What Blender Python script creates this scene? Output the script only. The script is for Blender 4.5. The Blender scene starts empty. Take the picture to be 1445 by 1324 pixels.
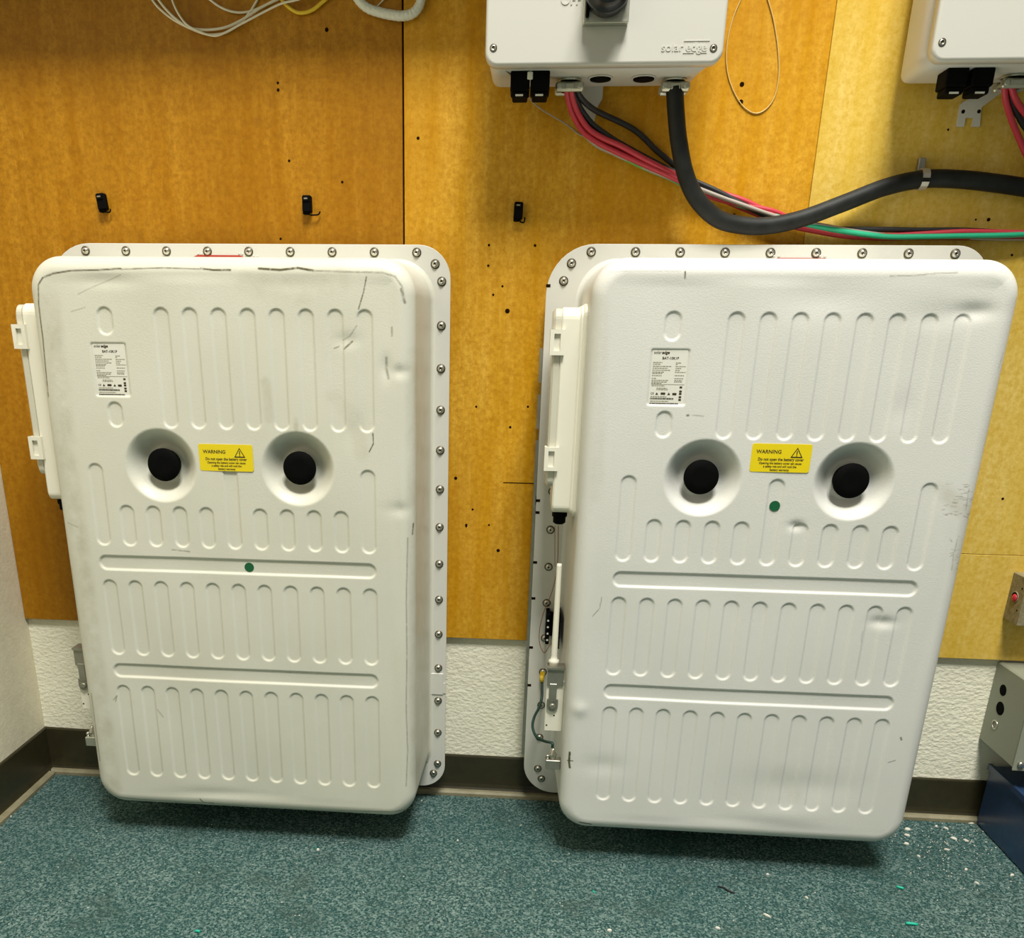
import bpy, math, random
import numpy as np
from mathutils import Matrix, Vector
random.seed(7)
rng = np.random.default_rng(7)
SC = bpy.context.scene
COL = SC.collection
PI = math.pi
R = math.radians

# ------------------------------------------------------------------ camera, light, exposure
F = 0.034                                   # floor is z = 0; battery flanges start F above it
CAM_LOC = np.array([0.02436959, -1.78420205, 1.0099725 + F])
CAM_ROT = (R(70.40311081), R(-0.69706341), R(4.82284971))
FPX, PPX, PPY = 1203.1656, 722.5 - 89.338, 662.0 + 242.485
cd = bpy.data.cameras.new('camera')
cam = bpy.data.objects.new('camera', cd); COL.objects.link(cam)
cam.location = CAM_LOC; cam.rotation_euler = CAM_ROT
cd.sensor_fit = 'HORIZONTAL'; cd.sensor_width = 36.0; cd.lens = FPX / 1445 * 36.0
cd.shift_x = 89.338 / 1445; cd.shift_y = 242.485 / 1445
cd.clip_start = 0.02
SC.camera = cam
SC.view_settings.view_transform = 'Standard'; SC.view_settings.look = 'None'
SC.view_settings.gamma = 1.0; SC.view_settings.use_curve_mapping = False
SC.view_settings.exposure = -0.17

w = bpy.data.worlds.new('room_light'); SC.world = w; w.use_nodes = True
w.node_tree.nodes['Background'].inputs[0].default_value = (1.0, 0.985, 0.93, 1)
w.node_tree.nodes['Background'].inputs[1].default_value = 0.20


def area(name, loc, sx, sy, power, col, rot=(0, 0, 0)):
    l = bpy.data.lights.new(name, 'AREA'); l.shape = 'RECTANGLE'; l.size = sx; l.size_y = sy
    l.energy = power; l.color = col
    o = bpy.data.objects.new(name, l); COL.objects.link(o); o.location = loc; o.rotation_euler = rot
    return o


area('ceiling_and_fill_light', (0.68, -0.80, 3.60), 0.30, 0.60, 46, (1.0, 0.98, 0.92))
area('ceiling_and_fill_light', (0.45, -2.50, 5.20), 1.20, 1.20, 390, (1.0, 0.98, 0.92))  # fill lamp added behind and above the camera to brighten the battery fronts


# ------------------------------------------------------------------ pixel ray onto a real plane
def rotm(rx, ry, rz):
    c, s = math.cos, math.sin
    X = np.array([[1, 0, 0], [0, c(rx), -s(rx)], [0, s(rx), c(rx)]])
    Yy = np.array([[c(ry), 0, s(ry)], [0, 1, 0], [-s(ry), 0, c(ry)]])
    Z = np.array([[c(rz), -s(rz), 0], [s(rz), c(rz), 0], [0, 0, 1]])
    return Z @ Yy @ X


RM = rotm(*CAM_ROT)


def hit(ax, val, x, y):
    d = RM @ np.array([(x - PPX) / FPX, -(y - PPY) / FPX, -1.0])
    return CAM_LOC + (val - CAM_LOC[ax]) / d[ax] * d


def P(x, y, Y): return hit(1, Y, x, y)
def PZ(x, y, z): return hit(2, z, x, y)


# ------------------------------------------------------------------ materials
MATS = {}


def mat(name, col, rough=0.5, metal=0.0, spec=0.5, bump=None, var=None, coat=0.0, alpha=None, trans=0.0):
    """bump=(scale,strength,dist); var=(scale, colour2, amount)"""
    if name in MATS: return MATS[name]
    m = bpy.data.materials.new(name); m.use_nodes = True
    nt = m.node_tree; b = nt.nodes['Principled BSDF']
    b.inputs['Base Color'].default_value = (*col, 1); b.inputs['Roughness'].default_value = rough
    b.inputs['Metallic'].default_value = metal
    b.inputs['Specular IOR Level'].default_value = spec
    b.inputs['Coat Weight'].default_value = coat
    b.inputs['Transmission Weight'].default_value = trans
    tc = nt.nodes.new('ShaderNodeTexCoord')
    if var:
        n = nt.nodes.new('ShaderNodeTexNoise'); n.inputs['Scale'].default_value = var[0]; n.inputs['Detail'].default_value = 5
        nt.links.new(tc.outputs['Object'], n.inputs['Vector'])
        r = nt.nodes.new('ShaderNodeMapRange'); r.inputs[1].default_value = .35; r.inputs[2].default_value = .7
        r.inputs[4].default_value = var[2]
        nt.links.new(n.outputs['Fac'], r.inputs[0])
        mx = nt.nodes.new('ShaderNodeMix'); mx.data_type = 'RGBA'
        mx.inputs[6].default_value = (*col, 1); mx.inputs[7].default_value = (*var[1], 1)
        nt.links.new(r.outputs[0], mx.inputs[0]); nt.links.new(mx.outputs[2], b.inputs['Base Color'])
    if bump:
        n = nt.nodes.new('ShaderNodeTexNoise'); n.inputs['Scale'].default_value = bump[0]; n.inputs['Detail'].default_value = 3
        nt.links.new(tc.outputs['Object'], n.inputs['Vector'])
        bp = nt.nodes.new('ShaderNodeBump'); bp.inputs['Strength'].default_value = bump[1]; bp.inputs['Distance'].default_value = bump[2]
        nt.links.new(n.outputs['Fac'], bp.inputs['Height']); nt.links.new(bp.outputs[0], b.inputs['Normal'])
    MATS[name] = m
    return m


def N(nt, t, **kw):
    n = nt.nodes.new(t)
    for k, v in kw.items(): setattr(n, k, v)
    return n


def mixc(nt, fac, a, b, mode='MIX'):
    mx = N(nt, 'ShaderNodeMix', data_type='RGBA', blend_type=mode)
    for s, v in ((0, fac), (6, a), (7, b)):
        if hasattr(v, 'is_linked') or isinstance(v, bpy.types.NodeSocket): nt.links.new(v, mx.inputs[s])
        elif s == 0: mx.inputs[0].default_value = v
        else: mx.inputs[s].default_value = (*v, 1)
    return mx.outputs[2]


def noise(nt, vec, scale, detail=4, rough=.55, lo=.3, hi=.7, o0=0., o1=1., vscale=None):
    if vscale:
        mp = N(nt, 'ShaderNodeMapping'); mp.inputs['Scale'].default_value = vscale
        nt.links.new(vec, mp.inputs[0]); vec = mp.outputs[0]
    n = N(nt, 'ShaderNodeTexNoise'); n.inputs['Scale'].default_value = scale; n.inputs['Detail'].default_value = detail
    n.inputs['Roughness'].default_value = rough
    nt.links.new(vec, n.inputs['Vector'])
    r = N(nt, 'ShaderNodeMapRange')
    for i, v in ((1, lo), (2, hi), (3, o0), (4, o1)): r.inputs[i].default_value = v
    nt.links.new(n.outputs['Fac'], r.inputs[0])
    return r.outputs[0]


def bumpnode(nt, h, strength, dist, prev=None):
    bp = N(nt, 'ShaderNodeBump'); bp.inputs['Strength'].default_value = strength; bp.inputs['Distance'].default_value = dist
    nt.links.new(h, bp.inputs['Height'])
    if prev is not None: nt.links.new(prev, bp.inputs['Normal'])
    return bp.outputs[0]


def base(name, rough, spec=.5):
    m = bpy.data.materials.new(name); m.use_nodes = True
    nt = m.node_tree; b = nt.nodes['Principled BSDF']; b.inputs['Roughness'].default_value = rough
    b.inputs['Specular IOR Level'].default_value = spec
    tc = N(nt, 'ShaderNodeTexCoord')
    MATS[name] = m
    return m, nt, b, tc.outputs['Object']


def mat_plywood(name, c0, c1, cd_):
    m, nt, b, v = base(name, .45, .2)
    g = noise(nt, v, 6, 6, .6, .3, .7, vscale=(6, 6, .45))
    big = noise(nt, v, 2.2, 3, .5, .35, .68, vscale=(1.2, 1, .7))
    fine = noise(nt, v, 60, 3, .6, .42, .75, 0, .25, vscale=(3, 1, .35))
    mot = noise(nt, v, 120, 3, .7, .36, .68, 0, .62)
    c = mixc(nt, g, c0, c1)
    c = mixc(nt, big, c, mixc(nt, .5, c, cd_))
    c = mixc(nt, fine, c, cd_)
    c = mixc(nt, mot, c, cd_)
    st = noise(nt, v, 9, 4, .65, .70, .78, 0, .45)
    c = mixc(nt, st, c, (.20, .085, .012))
    nt.links.new(c, b.inputs['Base Color'])
    nt.links.new(bumpnode(nt, fine, .12, .002), b.inputs['Normal'])
    return m


PLY_A = mat_plywood('plywood_left', (.40, .168, .001), (.54, .262, .016), (.24, .088, .0))
PLY_B = mat_plywood('plywood_middle', (.62, .305, .001), (.80, .47, .060), (.42, .170, .0))
PLY_C = mat_plywood('plywood_right', (.70, .48, .08), (.80, .60, .19), (.54, .32, .015))


def mat_drywall(name, c0, c1, bs, sc):
    m, nt, b, v = base(name, .75, .25)
    a = noise(nt, v, sc, 4, .6, .35, .7)
    s = noise(nt, v, 300, 2, .6, .3, .7, 0, .35)
    c = mixc(nt, a, c0, c1); c = mixc(nt, s, c, c1)
    nt.links.new(c, b.inputs['Base Color'])
    h = noise(nt, v, 95, 3, .55, .35, .65, vscale=(1, 1, 1.5))
    nt.links.new(bumpnode(nt, h, bs, .006), b.inputs['Normal'])
    return m


DRY = mat_drywall('textured_drywall', (.90, .87, .70), (.84, .81, .63), .25, 20)
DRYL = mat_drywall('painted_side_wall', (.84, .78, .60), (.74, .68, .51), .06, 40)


def mat_carpet():
    m, nt, b, v = base('carpet', .95, .1)
    a = noise(nt, v, 250, 4, .78, .41, .62)
    vo = N(nt, 'ShaderNodeTexVoronoi'); vo.inputs['Scale'].default_value = 260
    nt.links.new(v, vo.inputs['Vector'])
    sep = N(nt, 'ShaderNodeSeparateColor'); nt.links.new(vo.outputs['Color'], sep.inputs[0])
    r = N(nt, 'ShaderNodeMapRange'); r.inputs[1].default_value = .45; r.inputs[2].default_value = 1.0; r.inputs[4].default_value = .8
    nt.links.new(sep.outputs[0], r.inputs[0])
    c = mixc(nt, a, (.003, .040, .040), (.25, .47, .43))
    c = mixc(nt, r.outputs[0], c, (.56, .76, .70))
    st = noise(nt, v, 7, 3, .6, .55, .75, 0, .5)
    c = mixc(nt, st, c, (.16, .18, .13))
    p = noise(nt, v, 3.5, 3, .6, .35, .7, 0, .45)
    c = mixc(nt, p, c, (.03, .15, .14))
    nt.links.new(c, b.inputs['Base Color'])
    nt.links.new(bumpnode(nt, a, .9, .006), b.inputs['Normal'])
    return m


CARPET = mat_carpet()


def mat_powder(name, c0, c1):
    m, nt, b, v = base(name, .42, .5)
    a = noise(nt, v, 5, 4, .6, .35, .7)
    c = mixc(nt, a, c0, c1)
    at = N(nt, 'ShaderNodeAttribute', attribute_name='scuff')
    sp = noise(nt, v, 90, 5, .75, .22, .50)
    mul = N(nt, 'ShaderNodeMath', operation='MULTIPLY'); nt.links.new(at.outputs['Fac'], mul.inputs[0]); nt.links.new(sp, mul.inputs[1])
    c = mixc(nt, mul.outputs[0], c, (.085, .072, .032))
    gr = N(nt, 'ShaderNodeAttribute', attribute_name='grime')
    g2 = noise(nt, v, 24, 5, .65, .3, .75)
    mg = N(nt, 'ShaderNodeMath', operation='MULTIPLY'); nt.links.new(gr.outputs['Fac'], mg.inputs[0]); nt.links.new(g2, mg.inputs[1])
    c = mixc(nt, mg.outputs[0], c, (.36, .33, .21))
    nt.links.new(c, b.inputs['Base Color'])
    h = noise(nt, v, 420, 2, .5, .3, .7)
    nt.links.new(bumpnode(nt, h, .10, .0015), b.inputs['Normal'])
    return m


POWDER_L = mat_powder('white_powder_coat_worn', (.67, .66, .56), (.63, .62, .51))
POWDER_R = mat_powder('white_powder_coat', (.69, .685, .63), (.66, .655, .595))
FLANGE = mat('flange_white', (.62, .61, .545), .4, bump=(300, .05, .001))
INV = mat('inverter_white', (.56, .55, .49), .38, bump=(500, .05, .001))
WPLAS = mat('white_plastic', (.78, .755, .63), .35)
LID = mat('grey_clear_plastic', (.60, .58, .47), .2, coat=.3)
STEEL = mat('bright_steel', (.62, .60, .52), .28, 1.0)
DSTEEL = mat('dark_steel', (.10, .085, .05), .45, .6)
GALV = mat('galvanised_steel', (.36, .35, .29), .45, .75, var=(40, (.27, .26, .2), .7))
ZINC = mat('cast_zinc', (.50, .50, .40), .35, .7, bump=(150, .3, .002))
BLACK = mat('black_rubber', (.012, .012, .013), .55)
BLACKG = mat('black_plastic', (.0025, .0025, .0025), .7, spec=.06)
KNOB = mat('black_knob', (.012, .013, .014), .35)
HOLE = mat('hole_dark', (.004, .004, .004), .9, spec=.05)
CABLE = mat('black_cable', (.007, .008, .007), .55, spec=.25, bump=(120, .2, .001), var=(30, (.022, .025, .022), .6))
RED = mat('red_wire', (.52, .035, .055), .42)
REDD = mat('red_wire_dark', (.36, .02, .03), .45)
GREEN = mat('green_wire', (.02, .42, .22), .4)
GREENY = mat('green_yellow_wire', (.16, .36, .05), .4)
GREY = mat('grey_wire', (.36, .31, .26), .45)
WHITEW = mat('white_wire', (.74, .70, .54), .45)
CLEARW = mat('white_ribbed_sleeve', (.70, .72, .62), .35, bump=(220, .5, .003))
YELW = mat('yellow_wire', (.72, .50, .02), .4)
TANW = mat('tan_wire', (.60, .42, .14), .4)
COPW = mat('brown_wire', (.26, .10, .04), .5)
DGREEN = mat('dark_green_wire', (.004, .036, .027), .45)
YTERM = mat('yellow_terminal', (.70, .47, .02), .4)
YLABEL = mat('yellow_label', (.80, .62, .005), .4)
PRINT = mat('black_print', (.035, .022, .006), .6)
GPRINT = mat('grey_print', (.26, .25, .17), .6)
PAPER = mat('label_white', (.74, .73, .64), .35)
DOTG = mat('green_sticker', (.005, .105, .035), .45)
REDL = mat('red_label', (.42, .035, .02), .4)
BASEB = mat('brown_cove_base', (.036, .031, .013), .35, var=(60, (.027, .023, .011), .8))
TRIMB = mat('beige_edge_strip', (.27, .245, .15), .6, var=(50, (.19, .165, .09), .8))
EBOX = mat('grey_enclosure', (.27, .285, .215), .5, bump=(300, .2, .001))
KBOX = mat('dirty_grey_box', (.30, .26, .15), .6, var=(90, (.14, .11, .06), .8), bump=(200, .3, .002))
NAVY = mat('navy_glossy', (.022, .055, .125), .25, var=(60, (.03, .04, .09), .6))
NAIL = mat('nail_hole_dark', (.016, .006, .001), .9, spec=.03)
PLAST = mat('plaster', (.75, .71, .60), .9)
GCHIP = mat('green_offcut', (.01, .42, .28), .5)
REDC = mat('red_cap', (.50, .015, .04), .35)


# ------------------------------------------------------------------ mesh builder
class MB:
    def __init__(s): s.v = []; s.f = []; s.m = []; s.sm = []

    def add(s, v, f, mi=0, smooth=False):
        o = len(s.v); s.v += [tuple(p) for p in v]
        for q in f: s.f.append([o + i for i in q]); s.m.append(mi); s.sm.append(smooth)
        return s

    def box(s, x0, x1, y0, y1, z0, z1, mi=0):
        v = [(x, y, z) for z in (z0, z1) for y in (y0, y1) for x in (x0, x1)]
        return s.add(v, [(0, 2, 3, 1), (4, 5, 7, 6), (0, 1, 5, 4), (2, 6, 7, 3), (0, 4, 6, 2), (1, 3, 7, 5)], mi)

    def bbox(s, x0, x1, y0, y1, z0, z1, r, mi=0):
        """box with a chamfer r on all edges"""
        import itertools
        c = [(x0 + x1) / 2, (y0 + y1) / 2, (z0 + z1) / 2]; h = [(x1 - x0) / 2, (y1 - y0) / 2, (z1 - z0) / 2]
        V = {}; vs = []
        for sg in itertools.product((-1, 1), repeat=3):
            for a in range(3):
                V[(sg, a)] = len(vs)
                vs.append([c[k] + sg[k] * (h[k] if k == a else h[k] - r) for k in range(3)])
        fs = []
        for a in range(3):
            b, d = (a + 1) % 3, (a + 2) % 3
            for sa in (-1, 1):
                q = []
                for sb, sd in ((-1, -1), (1, -1), (1, 1), (-1, 1)):
                    sg = [0] * 3; sg[a] = sa; sg[b] = sb; sg[d] = sd; q.append(V[(tuple(sg), a)])
                fs.append(q if sa > 0 else q[::-1])
            for sb in (-1, 1):
                for sd in (-1, 1):
                    g0 = [0] * 3; g0[b] = sb; g0[d] = sd; g1 = list(g0); g0[a] = -1; g1[a] = 1
                    q = [V[(tuple(g0), b)], V[(tuple(g1), b)], V[(tuple(g1), d)], V[(tuple(g0), d)]]
                    fs.append(q if sb * sd > 0 else q[::-1])
        for sg in itertools.product((-1, 1), repeat=3):
            q = [V[(sg, 0)], V[(sg, 1)], V[(sg, 2)]]
            fs.append(q if sg[0] * sg[1] * sg[2] > 0 else q[::-1])
        return s.add(vs, fs, mi)

    def lathe(s, prof, org=(0, 0, 0), ax=(0, -1, 0), n=20, mis=None, smooth=True, cap=True):
        """prof [(r, h)] along ax from org"""
        A = Vector(ax).normalized(); T = A.orthogonal().normalized(); B = A.cross(T); O = Vector(org)
        vs = []; fs = []
        for r, h in prof:
            for k in range(n):
                t = 2 * PI * k / n
                vs.append(O + A * h + (T * math.cos(t) + B * math.sin(t)) * r)
        off = len(s.v); s.v += [tuple(p) for p in vs]
        for i in range(len(prof) - 1):
            mi = mis[i] if mis else 0
            for k in range(n):
                k2 = (k + 1) % n
                s.f.append([off + i * n + k, off + i * n + k2, off + (i + 1) * n + k2, off + (i + 1) * n + k]); s.m.append(mi); s.sm.append(smooth)
        if cap:
            s.f.append([off + k for k in range(n)][::-1]); s.m.append(mis[0] if mis else 0); s.sm.append(False)
            s.f.append([off + (len(prof) - 1) * n + k for k in range(n)]); s.m.append(mis[-1] if mis else 0); s.sm.append(False)
        return s

    def tube(s, pts, rad, n=10, mi=0):
        pts = [Vector(p) for p in pts]; m = len(pts)
        rads = rad if hasattr(rad, '__len__') else [rad] * m
        tan = [(pts[min(i + 1, m - 1)] - pts[max(i - 1, 0)]).normalized() for i in range(m)]
        nrm = tan[0].orthogonal().normalized(); off = len(s.v)
        for i in range(m):
            nrm = (nrm - tan[i] * nrm.dot(tan[i])).normalized(); b = tan[i].cross(nrm)
            for k in range(n):
                t = 2 * PI * k / n
                s.v.append(tuple(pts[i] + (nrm * math.cos(t) + b * math.sin(t)) * rads[i]))
        for i in range(m - 1):
            for k in range(n):
                k2 = (k + 1) % n
                s.f.append([off + i * n + k, off + i * n + k2, off + (i + 1) * n + k2, off + (i + 1) * n + k]); s.m.append(mi); s.sm.append(True)
        s.f.append([off + k for k in range(n)][::-1]); s.m.append(mi); s.sm.append(False)
        s.f.append([off + (m - 1) * n + k for k in range(n)]); s.m.append(mi); s.sm.append(False)
        return s

    def prism(s, outline, y0, y1, mi=0):
        """outline [(x,z)] extruded from y0 (back) to y1 (front, smaller y)"""
        n = len(outline)
        v = [(x, y0, z) for x, z in outline] + [(x, y1, z) for x, z in outline]
        area2 = sum(outline[i][0] * outline[(i + 1) % n][1] - outline[(i + 1) % n][0] * outline[i][1] for i in range(n))
        ccw = area2 > 0
        fr = list(range(n, 2 * n)); bk = list(range(n))
        f = [fr if ccw else fr[::-1], bk[::-1] if ccw else bk]
        for i in range(n):
            j = (i + 1) % n
            q = [i, j, n + j, n + i]; f.append(q if ccw else q[::-1])
        return s.add(v, f, mi)

    def build(s, name, mats, parent=None, loc=(0, 0, 0)):
        me = bpy.data.meshes.new(name); me.from_pydata(s.v, [], s.f)
        mats = mats if isinstance(mats, (list, tuple)) else [mats]
        for m in mats: me.materials.append(m)
        me.polygons.foreach_set('material_index', s.m); me.polygons.foreach_set('use_smooth', s.sm)
        me.update()
        return link(name, me, parent, loc)


def link(name, me, parent=None, loc=(0, 0, 0), rot=(0, 0, 0)):
    o = bpy.data.objects.new(name, me); COL.objects.link(o)
    o.location = loc; o.rotation_euler = rot
    if parent: o.parent = parent
    return o


def tag(o, label, cat, group=None):
    o['label'] = label; o['category'] = cat
    if group: o['group'] = group
    return o


def thing(name, label, cat, loc=(0, 0, 0), rot=(0, 0, 0), group=None):
    o = bpy.data.objects.new(name, None); COL.objects.link(o); o.empty_display_size = .05
    o.location = loc; o.rotation_euler = rot
    return tag(o, label, cat, group)


def struct(o): o['kind'] = 'structure'; return o


def rrect(x0, x1, z0, z1, r, n=8):
    """rounded rectangle outline; r = one radius or (bl, br, tr, tl)"""
    rr = r if hasattr(r, '__len__') else (r,) * 4
    out = []
    for (cx, cz, a0, q) in ((x0 + rr[0], z0 + rr[0], PI, rr[0]), (x1 - rr[1], z0 + rr[1], 1.5 * PI, rr[1]),
                            (x1 - rr[2], z1 - rr[2], 0, rr[2]), (x0 + rr[3], z1 - rr[3], .5 * PI, rr[3])):
        for k in range(n + 1):
            t = a0 + .5 * PI * k / n
            out.append((cx + q * math.cos(t), cz + q * math.sin(t)))
    return out


def rplate(mb, x0, x1, z0, z1, r, y0, y1, bev=.003, n=8, mi=0, front=True):
    """rounded plate with a bevelled front edge (front = smaller y)"""
    o0 = rrect(x0, x1, z0, z1, r, n); rr = r if hasattr(r, '__len__') else (r,) * 4
    k = len(o0); loops = [(0, y0)]
    for j in range(4):
        t = .5 * PI * j / 3
        loops.append((bev * (1 - math.cos(t)), y1 + bev * (1 - math.sin(t))))
    V = []
    for ins, y in loops:
        o = rrect(x0 + ins, x1 - ins, z0 + ins, z1 - ins, [max(q - ins, .0005) for q in rr], n)
        V += [(x, y, z) for x, z in o]
    Fs = []
    for i in range(len(loops) - 1):
        for a in range(k):
            b = (a + 1) % k
            Fs.append([i * k + a, i * k + b, (i + 1) * k + b, (i + 1) * k + a])
    mb.add(V, Fs, mi, True)
    off = len(mb.v) - len(V)
    mb.f.append([off + (len(loops) - 1) * k + a for a in range(k)]); mb.m.append(mi); mb.sm.append(False)
    mb.f.append([off + a for a in range(k)][::-1]); mb.m.append(mi); mb.sm.append(False)
    return mb


def spline(pts, per=8):
    pts = [Vector(p) for p in pts]
    if len(pts) < 3: return pts
    q = [pts[0] * 2 - pts[1]] + pts + [pts[-1] * 2 - pts[-2]]
    out = []
    for i in range(1, len(q) - 2):
        p0, p1, p2, p3 = q[i - 1:i + 3]
        for k in range(per):
            t = k / per
            out.append(.5 * ((2 * p1) + (p2 - p0) * t + (2 * p0 - 5 * p1 + 4 * p2 - p3) * t * t + (3 * p1 - p0 - 3 * p2 + p3) * t ** 3))
    out.append(pts[-1])
    return out


def wire(name, px, Yv, rad, m, label=None, cat='wire', group=None, parent=None, per=8, n=8, bmul=None):
    """px [(x, y)] or [(x, y, Y)] sampled on the plane the wire hangs in"""
    px = list(px)
    if px[0][1] < -15 and px[0][0] < 600: px = [(px[0][0] - 4, -82)] + px
    if px[-1][1] < -25 and px[-1][0] < 600: px = px + [(px[-1][0] + 6, -82)]
    pts = [P(q[0], q[1], q[2] if len(q) > 2 else Yv) for q in px]
    if parent is not None:
        inv = parent.matrix_basis.inverted(); pts = [inv @ Vector(p) for p in pts]
    o = MB().tube(spline(pts, per), rad, n).build(name, m, parent)
    if label: tag(o, label, cat, group)
    return o


def text(s, size, m, parent, loc, name='lettering', ext=.0002, bold=0.0, align='CENTER', shear=0.0, sx=1.0):
    c = bpy.data.curves.new(name, 'FONT'); c.body = s; c.size = size; c.extrude = ext; c.offset = bold
    c.align_x = align; c.align_y = 'CENTER'; c.shear = shear; c.resolution_u = 3
    t = bpy.data.objects.new('tmp_text', c); COL.objects.link(t)
    dg = bpy.context.evaluated_depsgraph_get()
    me = bpy.data.meshes.new_from_object(t.evaluated_get(dg))
    bpy.data.objects.remove(t); bpy.data.curves.remove(c)
    me.materials.clear(); me.materials.append(m); me.name = name
    me.transform(Matrix.Rotation(R(90), 4, 'X') @ Matrix.Scale(sx, 4, (1, 0, 0)))
    return link(name, me, parent, loc)


# ------------------------------------------------------------------ setting
YW, YP = 0.05, 0.038
XL = -1.126
floor = struct(MB().box(XL - .1, 2.4, -4.2, .12, -.08, 0).build('floor', CARPET))
wall = struct(MB().box(XL - .1, 2.4, YW, YW + .1, -.02, 2.75).build('wall_back', DRY))
wleft = struct(MB().box(XL - .1, XL, -4.2, YW, -.02, 2.75).build('wall_left', DRYL))


def cove(y, top, x0, x1, topx0):
    """cove base along the back wall: profile swept in x, its top edge dipping from topx0 at the corner"""
    prof = lambda t: [(y, t), (y - .003, t - .001), (y - .0045, t - .004), (y - .005, .026), (y - .007, .017), (y - .012, .009), (y - .017, .004), (y - .018, 0), (y, 0)]
    secs = [(x0, topx0), (x0 + .35, topx0 * .7 + top * .3), (x0 + .75, top), (x1, top)]
    mb = MB(); V = []
    for x, t in secs: V += [(x, p, q) for p, q in prof(t)]
    k = 9; f = []
    for i in range(len(secs) - 1):
        for a in range(k):
            b = (a + 1) % k; f.append([i * k + a, i * k + b, (i + 1) * k + b, (i + 1) * k + a])
    f += [list(range(k))[::-1], [3 * k + a for a in range(k)]]
    return mb.add(V, [q[::-1] for q in f])


struct(cove(YW, .101, XL, 2.4, .121).build('baseboard_back', BASEB))
struct(MB().bbox(XL + .004, 2.4, .0265, .0445, -.004, .0125, .0045).build('trim_2', TRIMB))
struct(MB().bbox(XL + .0055, XL + .0235, -4.2, .0265, -.004, .0125, .0045).build('trim_3', TRIMB))
mb = cove(0, .119, 0, 4.2, .121)
mb.v = [(XL - y, YW - x, z) for x, y, z in mb.v]
struct(mb.build('baseboard_left', BASEB))

struct(MB().bbox(XL, -.045, -.100, YP, 1.70, 2.02, .004).build('shade_trough', EBOX))        # added unseen trough above the frame, shades the upper-left plywood; loose wires end here

# plywood sheets screwed on the wall
def panel(x0, x1, z0, z1, m):
    return MB().bbox(x0, x1, YP, YW, z0, z1, .0008).build('plywood_panel', m, wall)


pA = panel(XL + .001, -.2214, .4065, 2.7, PLY_A)
pB = panel(-.2180, .5420, .4010, 2.7, PLY_B)
pC = panel(.5428, 2.3, .6312, 2.7, PLY_C)
pD = panel(.5428, 2.3, .3990, .6304, PLY_C)
seam = MB().box(-.2214, -.2180, .0485, .0499, .41, 2.7).build('seam_backing', HOLE, wall)
kb = P(710, 681, YP); ke = P(757, 682, YP)
MB().box(kb[0], ke[0], YP - .0004, YP + .002, kb[2] - .0012, kb[2] + .0006).build('saw_cut', NAIL, pB)
hole_me = None
for (x, y, r, p) in [(392, 117, 1.6, pA), (392.5, 127, 1.9, pA), (408, 227, 1.7, pA), (483, 257, 1.7, pA), (396, 337, 1.6, pA), (461, 42, 2.4, pA),
                     (590, 195, 2.0, pB), (690, 346, 1.6, pB), (755, 346.5, 1.8, pB), (689, 375, 1.6, pB), (709, 404, 1.5, pB), (716, 439, 3.2, pB),
                     (672, 574, 1.6, pB), (745, 574, 1.6, pB), (703, 777, 2.6, pB), (696, 416, 1.5, pB), (720, 603, 1.8, pB), (658, 741, 2.0, pB), (690, 741, 1.5, pB),
                     (643, 675, 2.4, pB), (667, 719, 1.6, pB), (1047, 119, 2.8, pB), (1045.5, 144, 2.8, pB), (1036, 303, 1.6, pB), (658, 743, 1.5, pB),
                     (1395, 310, 2.2, pC), (1338, 183, 1.3, pC), (1415, 704, 1.8, pC), (1377, 310, 1.2, pC), (1428, 360, 1.6, pC)]:
    c = P(x, y, YP)
    if hole_me is None:
        o = MB().lathe([(.0015, -.001), (.0015, .0003), (.0009, .0006)], n=10).build('nail_hole', NAIL, p, c); hole_me = o.data
    else: o = link('nail_hole', hole_me, p, c)
    s = r / 680 / .0015; o.scale = (s, 1, s)

# ------------------------------------------------------------------ batteries
BU, BV0, BV1, BHW, BR, RE, D = .0065, .046, 1.137, .3455, .060, .028, .226
COLS = [.0066 + (i - 5) * .0518 for i in range(11)]
SR = .0147
SLOTS = [(COLS[i], .8455, 1.0540) for i in range(3, 11)]
SLOTS += [(COLS[1], 1.0057, 1.0540), (COLS[1], .8455, .8920)]
SLOTS += [(COLS[i], .6215, .7020) for i in (1, 2, 3, 4, 6, 7, 8, 9)] + [(COLS[0], .6215, .7795), (COLS[10], .6215, .7795), (COLS[5], .6215, .7795)]
SLOTS += [(COLS[i], .3945, .5535) for i in range(11)] + [(COLS[i], .1200, .3285) for i in range(11)]
HSL = [(-.2675, .2785, .5877), (-.2675, .2785, .3607)]
DISH = [(-.1240, .7775), (.1357, .7775)]
LABEL = (-.2003, .9470, .0345, .0480)


def sstep(x): x = np.clip(x, 0, 1); return x * x * (3 - 2 * x)


def seg_dist(U, V, a, b):
    a = np.array(a); b = np.array(b); d = b - a; L = max(d @ d, 1e-12)
    t = np.clip(((U - a[0]) * d[0] + (V - a[1]) * d[1]) / L, 0, 1)
    return np.hypot(U - a[0] - t * d[0], V - a[1] - t * d[1])


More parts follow.
